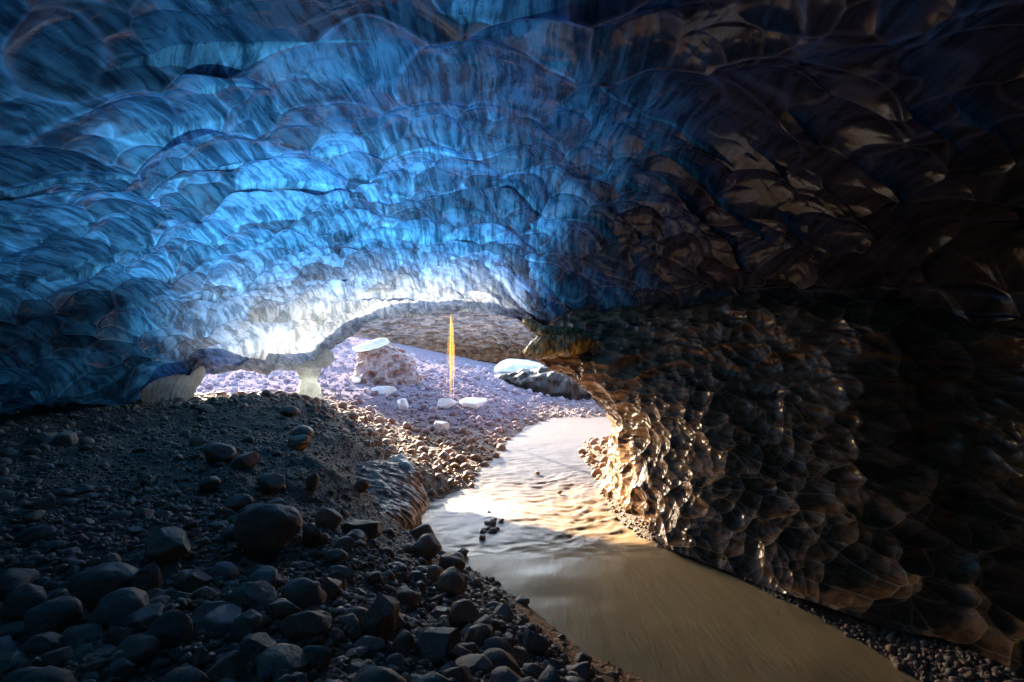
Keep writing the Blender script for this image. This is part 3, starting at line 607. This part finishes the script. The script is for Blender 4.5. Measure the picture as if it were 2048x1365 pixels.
# measured boulders: u, v of base centre, width, height in photo pixels, angularity, label
HERO = [
 (508, 1125, 145, 105, .1, 'largest round dark boulder on the gravel bank'),
 (620, 1105, 42, 56, 1., 'angular boulder with a flat golden sunlit top face'),
 (305, 1150, 105, 80, .7, 'wedge shaped grey boulder left of the largest round boulder'),
 (650, 1068, 52, 50, .3, 'round boulder right behind the golden topped block'),
 (545, 1040, 55, 34, .3, 'low rounded stone touching the top right of the largest boulder'),
 (470, 1028, 50, 34, .5, 'stone resting behind the left shoulder of the largest boulder'),
 (720, 1100, 85, 55, 1., 'long dark angular slab leaning toward the ice ledge'),
 (205, 1290, 115, 90, .2, 'big smooth oval boulder lower left, beside the small leaning one'),
 (310, 1335, 102, 95, .15, 'big nearly round boulder near the bottom of the cobble heap'),
 (180, 1222, 125, 75, .35, 'broad dark boulder lying behind the smooth oval boulder'),
 (277, 1210, 75, 70, .8, 'greenish grey block shaped boulder below the wedge boulder'),
 (373, 1200, 70, 50, .6, 'flat topped cobble left of the pale speckled boulder'),
 (487, 1260, 105, 78, .4, 'pale speckled wide boulder with white chips'),
 (478, 1305, 72, 65, .4, 'dark rounded boulder just below the pale speckled one'),
 (400, 1275, 75, 60, .7, 'angular brown cobble left of the pale speckled boulder'),
 (218, 1322, 62, 55, .4, 'small leaning cobble squeezed between the oval and round boulders'),
 (80, 1285, 95, 75, .4, 'dark boulder left of the smooth oval boulder'),
 (25, 1255, 75, 70, .4, 'dark boulder cut by the left edge of the picture'),
 (55, 1350, 80, 65, .5, 'flat faced boulder in the lower left corner'),
 (500, 1350, 80, 60, .7, 'faceted boulder at the bottom between two rounded ones'),
 (545, 1375, 110, 50, .2, 'smooth boulder cut by the bottom edge under the faceted one'),
 (620, 1360, 70, 55, .3, 'dark rounded boulder on the bottom edge left of the shard stones'),
 (758, 1305, 85, 95, 1., 'tall pointed slab of rock standing in the gravel'),
 (800, 1330, 60, 50, .7, 'light grey block at the right foot of the pointed slab'),
 (865, 1345, 105, 62, 1., 'dark violet angular block with brown moss on top'),
 (665, 1195, 48, 46, .4, 'egg shaped stone alone on fine gravel'),
 (720, 990, 30, 30, .3, 'small upright stone above the dirty ledge of ice'),
 (590, 905, 45, 32, .4, 'round stone on the crest half way to the ice pillar'),
 (622, 985, 26, 38, .2, 'upright egg shaped cobble on the bank shoulder'),
 (428, 930, 60, 40, .5, 'dark boulder in the row along the middle of the bank'),
 (480, 945, 55, 34, .3, 'flattened boulder right of the dark one in the middle row'),
 (530, 985, 60, 32, .4, 'low broad stone in front of the middle row of boulders'),
 (410, 985, 45, 28, .5, 'tilted stone on the left end of the middle row'),
 (62, 905, 70, 38, .8, 'broken angular boulder in the shadows at the left edge'),
 (110, 905, 48, 40, .5, 'rounded boulder leaning on the broken angular one'),
 (405, 828, 45, 16, .2, 'smooth loaf shaped stone near the foot of the ice curtain'),
 (575, 835, 40, 22, .3, 'stone at the front foot of the ice pillar'),
 (845, 1098, 55, 46, .6, 'brown boulder at the water edge on the inlet'),
 (850, 1128, 60, 50, .4, 'boulder carrying the brown water edge one'),
 (900, 1150, 60, 34, .3, 'flat wet boulder at the outlet of the inlet'),
 (925, 1120, 24, 20, .4, 'small round wet stone beside the flat wet boulder'),
 (900, 1200, 70, 50, .3, 'half buried long boulder on the steep river bank'),
 (868, 1170, 38, 34, .1, 'small round ball of rock on the steep river bank'),
 (925, 1262, 60, 52, .4, 'rounded stone on the steep bank above the orange sand'),
 (955, 1310, 60, 50, .5, 'pale pitted boulder near the top of the orange sand strip'),
 (260, 1075, 38, 14, .5, 'lone pale flat stone on the fine gravel'),
 (118, 995, 34, 14, .3, 'lone flat cobble on the dark gravel flat'),
 (600, 880, 42, 26, .3, 'rounded stone on the ridge under the pillar'),
 (880, 862, 20, 16, .5, 'dark stone under the lowest white ice block'),
 (965, 1085, 15, 12, .8, 'lone pointed rock sticking out of the rapids'),
 (985, 1055, 16, 12, .8, 'largest rock of the cluster in the middle of the rapids'),
 (1120, 993, 12, 9, .8, 'tiny dark rock breaking the rapids on the far side'),
 (1075, 950, 12, 5, .6, 'flat tiny rock awash in the upper rapids'),
]
heroes = []
for i, (u, v, wd, hg, ang, lab) in enumerate(HERO):
    x, y, z = hit(u, v-hg*.12); s = y/F
    y2 = y+wd*s*.35
    vv, f = stone_verts(5 if wd > 60 else 4, 900+i, ang)
    ry = wd*s*.5*random.uniform(.8, 1.05)
    r = np.random.default_rng(i); a = r.normal(0, .25)
    hgt = hg*s*1.08
    vv = vv*np.array([wd*s*.5, ry, hgt*.5])
    ca, sa = math.cos(a), math.sin(a); vv = vv@np.array([[ca, 0, sa], [0, 1, 0], [-sa, 0, ca]])
    me = mesh_np('boulder', vv, None, MAT_ROCK, True, tris=f)
    o = obj('boulder', me); o.location = (x, y2, z+hgt*.30)
    o['label'] = lab; o['category'] = 'boulder'; o['group'] = 'boulders on the bank and in the river'
    heroes.append((x, y2, wd*s*.5, lab))

BLK = [(712, 772, 20, 15, 'smallest white ice block, beside the foot of the pinkish mound'),
 (760, 799, 54, 24, 'wide white ice block in front of the pinkish mound'),
 (806, 828, 26, 34, 'narrow leaning white ice block shaped like a tooth'),
 (890, 824, 46, 25, 'white ice block at the left of the touching pair'),
 (949, 826, 62, 28, 'widest white ice block at the right of the touching pair'),
 (882, 871, 32, 30, 'lowest white ice block, a triangle nearest the river')]
for i, (u, v, wd, hg, lab) in enumerate(BLK):
    x, y, z = hit(u, v-4); s_ = y/F; vv, f = stone_verts(4, 300+i*3, 1.)
    vv = vv*np.array([wd*.5*s_, wd*.38*s_, hg*.52*s_]); a = .35*(-1)**i; vv = vv@np.array([[math.cos(a*.5), 0, math.sin(a*.5)], [0, 1, 0], [-math.sin(a*.5), 0, math.cos(a*.5)]])
    o = obj('ice_block', mesh_np('ice_block', vv, None, MAT_SNOW, False, tris=f)); o.location = (x, y+wd*.3*s_, z+hg*.4*s_)
    o['label'] = lab; o['category'] = 'ice block'; o['group'] = 'white ice blocks on the sunlit gravel'
    heroes.append((x, y+wd*.3*s_, wd*s_*.5, lab))
x, y, z = P(1035, 752, 33); vv, f = stone_verts(5, 555, .4); vv = vv*np.array([1.75, 1.6, .75])
o = obj('snow_hummock', mesh_np('snow_hummock', vv, None, MAT_SNOW, True, tris=f)); o.location = (x, y, z+.35); o['label'] = 'white snowy hummock in the dark hollow behind the golden outcrop'; o['category'] = 'snow hummock'

rc = np.random.default_rng(77)
for i in range(16):
    u, v = 985+rc.normal(0, 11), 1050+rc.normal(0, 16); x, y, z = P(u, v, H*F/(v-CV)); a = rc.uniform(.03, .085)
    vv, f = stone_verts(3, 1200+i, .8); o = obj('river_stone', mesh_np('river_stone', vv*np.array([a, a, a*.7]), None, MAT_ROCK, True, tris=f))
    o.location = (x, y, a*.25); o['label'] = 'small dark stone in the loose cluster standing in the rapids'; o['category'] = 'river stone'; o['group'] = 'stones of the cluster in the rapids'
def flare_threads():
    m = M('flare_gold'); d = m.principled((.95, .72, .34), .25); tr = m.n('ShaderNodeBsdfTranslucent'); tr.inputs[0].default_value = (1, .78, .38, 1)
    mx = m.n('ShaderNodeMixShader'); mx.inputs[0].default_value = .6; m.l(d, mx.inputs[1]); m.l(tr.outputs[0], mx.inputs[2]); mat = m.done(mx.outputs[0])
    x0, y0, zt = P(903, 626, 21.3); zb = float(tz(x0, y0)[0]); rs = np.random.default_rng(5); V, Q = [], []; th = np.linspace(0, 2*math.pi, 5, endpoint=False)
    for i in range(60):                     # fine gold threads added for the lens flare streak, densest along the axis
        a, q = rs.uniform(0, 2*math.pi), abs(rs.normal(0, .42)); z0, z1 = rs.uniform(0, .5)**1.5, rs.uniform(.4, 1.); zz = np.linspace(z0, z1, 9)
        rad = .13+.05*zz; w_ = rs.uniform(.002, .0045)*np.sin(np.linspace(.15, math.pi-.15, 9))
        cx, cy = q*rad*math.cos(a), q*rad*math.sin(a)
        g = np.stack([cx[:, None]+w_[:, None]*np.cos(th), cy[:, None]+w_[:, None]*np.sin(th), ((zt-zb)*(1-zz))[:, None]+0*th], -1)
        V.append(g.reshape(-1, 3)); Q.append(grid_quads(9, 5, True)+45*i)
    V = np.concatenate(V); Q = np.concatenate(Q)
    o = obj('flare_streak', mesh_np('flare_streak', V, Q, mat, True)); o.location = (x0, y0, zb)
    o['label'] = 'thin golden threads added for the lens flare streak under the bright ceiling edge'; o['category'] = 'falling water'
flare_threads()

# every other stone: sampled over the ground, the ones that show largest become things
PROT = {1: [stone_verts(1, 40+i, .5)[0] for i in range(8)], 2: [stone_verts(2, 60+i, random.uniform(.2, .9))[0] for i in range(14)], 3: [stone_verts(4, 80+i, random.uniform(.2, 1.)) for i in range(16)]}
def sample(n, y0, y1, smin, smax, power, xr=1.12):
    y = y0*np.exp(rng.random(n*1)*math.log(y1/y0)) if False else np.sqrt(rng.random(n)*(y1*y1-y0*y0)+y0*y0)
    x = (rng.random(n)*2-1)*xr*(y+.3); s = smin*(smax/smin)**(rng.random(n)**power)
    return np.stack([x, y, s], 1)
pts = np.concatenate([sample(1500, 1.9, 6, .06, .17, 1.3), sample(24000, 1.9, 6.5, .012, .06, 1.3), sample(9000, 6, 14.5, .03, .13, 2.2), sample(14000, 5.5, 14, .012, .035, 1.2),
                      sample(11000, 13.5, 27, .05, .20, 1.7), sample(13000, 13, 30, .03, .07, 1.2), sample(5000, 27, 38, .06, .25, 2.)])
z = tz(pts[:, 0], pts[:, 1], True)
x, y, s = pts.T
g = fbm(np.stack([x, y, x*0], 1)*.6, 3, 601)
uu = CU+F*x/y
keep = z > -.03+0*z
keep &= z > np.where(s > .05, -.02, .0)
keep &= (uu > -60) & (uu < 2100)
# the fine-gravel flat left of the bank holds few cobbles
flat = (x < -1.3) & (y > 4.2) & (y < 12)
keep &= ~(flat & (s > .045) & (rng.random(len(x)) > .22+.5*(g > .35)))
heap = (y < 4.3) & (x < 1.2)
keep &= ~((y < 4.5) & (s > .06) & ~heap & (rng.random(len(x)) > .5))
keep &= ~((x > .0) & (x < 2.2) & (z < .33) & (y < 7) & (rng.random(len(x)) > .03))  # bare sand
bare = (y > 15) & (x < -4.5) & (y > 20); keep &= ~(bare & (rng.random(len(x)) > .35))
right = (x > 2.0) & (y < 13) ; keep &= ~(right & (s > .07)); 
pts = pts[keep]; z = z[keep]; x, y, s = pts.T
# keep clear of the measured boulders
hx = np.array([(a[0], a[1], a[2]) for a in heroes])
d = np.sqrt((x[:, None]-hx[:, 0])**2+(y[:, None]-hx[:, 1])**2); ok = (d > (hx[:, 2]*.75)[None]+.4*s[:, None]).all(1)
pts = pts[ok]; z = z[ok]; x, y, s = pts.T
# thin out big ones that overlap
order = np.argsort(-s); big = order[:6000]; taken = []; cellmap = {}
rm = np.zeros(len(x), bool)
for i in big:
    if s[i] < .07: continue
    cx, cy = int(x[i]/.5), int(y[i]/.5); bad = False
    for a in (-1, 0, 1):
        for b in (-1, 0, 1):
            for j in cellmap.get((cx+a, cy+b), ()):
                if (x[i]-x[j])**2+(y[i]-y[j])**2 < (.8*(s[i]+s[j]))**2: bad = True
    if bad: rm[i] = True
    else: cellmap.setdefault((cx, cy), []).append(i)
pts = pts[~rm]; z = z[~rm]; x, y, s = pts.T
px = s/y*(1-.0*y); u = CU+F*x/y; v = CV+F*(H-z)/y
vis = (u > -10) & (u < 2058) & (v < 1380) & ((y < 13.5) | (x > -3.2))
score = np.where(vis, px, 0); top = set(np.argsort(-score)[:240].tolist())
tone_words = ['dark grey', 'charcoal', 'brownish', 'pale grey']
shape_words = ['rounded', 'angular', 'flattened', 'lopsided', 'smooth', 'blocky']
rest_v = []; rest_f = []; off = 0
protomesh = [mesh_np('cobble', a, None, MAT_ROCK, True, tris=ICO[4][1]) for a, _ in PROT[3]]
used = {}
r0 = np.random.default_rng(3)
for i in range(len(x)):
    R = rotm(r0, 1.); fl = r0.uniform(.45, .85); sc3 = np.array([1., r0.uniform(.65, 1.), fl])*s[i]
    base = np.array([x[i], y[i], z[i]+sc3[2]*.35])
    if i in top:
        k = int(r0.integers(0, 16)); o = obj('cobble', protomesh[k])
        o.location = base; o.scale = sc3; o.rotation_euler = (r0.normal(0, .2), r0.normal(0, .2), r0.uniform(0, 6.28))
        o['category'] = 'cobble'; o['group'] = 'cobbles scattered over the gravel'
        used[i] = (o, k, fl)
    else:
        lod = 2 if s[i]/y[i]*512 > 3.2 else 1
        pv = PROT[lod][int(r0.integers(0, len(PROT[lod])))]
        vv = (pv*sc3)@R.T+base; rest_v.append(vv); rest_f.append(ICO[lod][1]+off); off += len(vv)
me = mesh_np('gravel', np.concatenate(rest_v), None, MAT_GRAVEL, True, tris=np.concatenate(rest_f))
obj('gravel', me, kind='stuff', label='loose stones and gravel covering both banks', category='gravel')
print('STONES', len(x), 'verts', off)
# labels that say which one: by the nearest measured boulder, its side, and rank outward from it
lm = {}
for i, (o, k, fl) in used.items():
    dd = np.hypot(hx[:, 0]-x[i], hx[:, 1]-y[i]); j = int(np.argmin(dd)); dx, dy = x[i]-hx[j, 0], y[i]-hx[j, 1]
    side = ('right of' if dx > 0 else 'left of') if abs(dx) > abs(dy) else ('behind' if dy > 0 else 'in front of')
    lm.setdefault((j, side), []).append((dd[j], i))
ordw = ['nearest', 'second', 'third', 'fourth', 'fifth', 'sixth', 'seventh', 'eighth', 'ninth', 'tenth', 'eleventh', 'twelfth']
for (j, side), L in lm.items():
    L.sort(); hl = heroes[j][3].split(',')[0]; hl = ' '.join(hl.split()[:9]); hl = hl.rsplit(' the', 1)[0] if hl.endswith(' the') else hl
    for n, (dist, i) in enumerate(L):
        o, k, fl = used[i]
        look = 'flat' if fl < .58 else ('blocky' if fl > .75 else 'rounded')
        on = ordw[n] if n < 12 else 'outlying number %d' % (n+1)
        o['label'] = ' '.join(('%s %s cobble %s the %s' % (on, look, side, hl)).split()[:16])
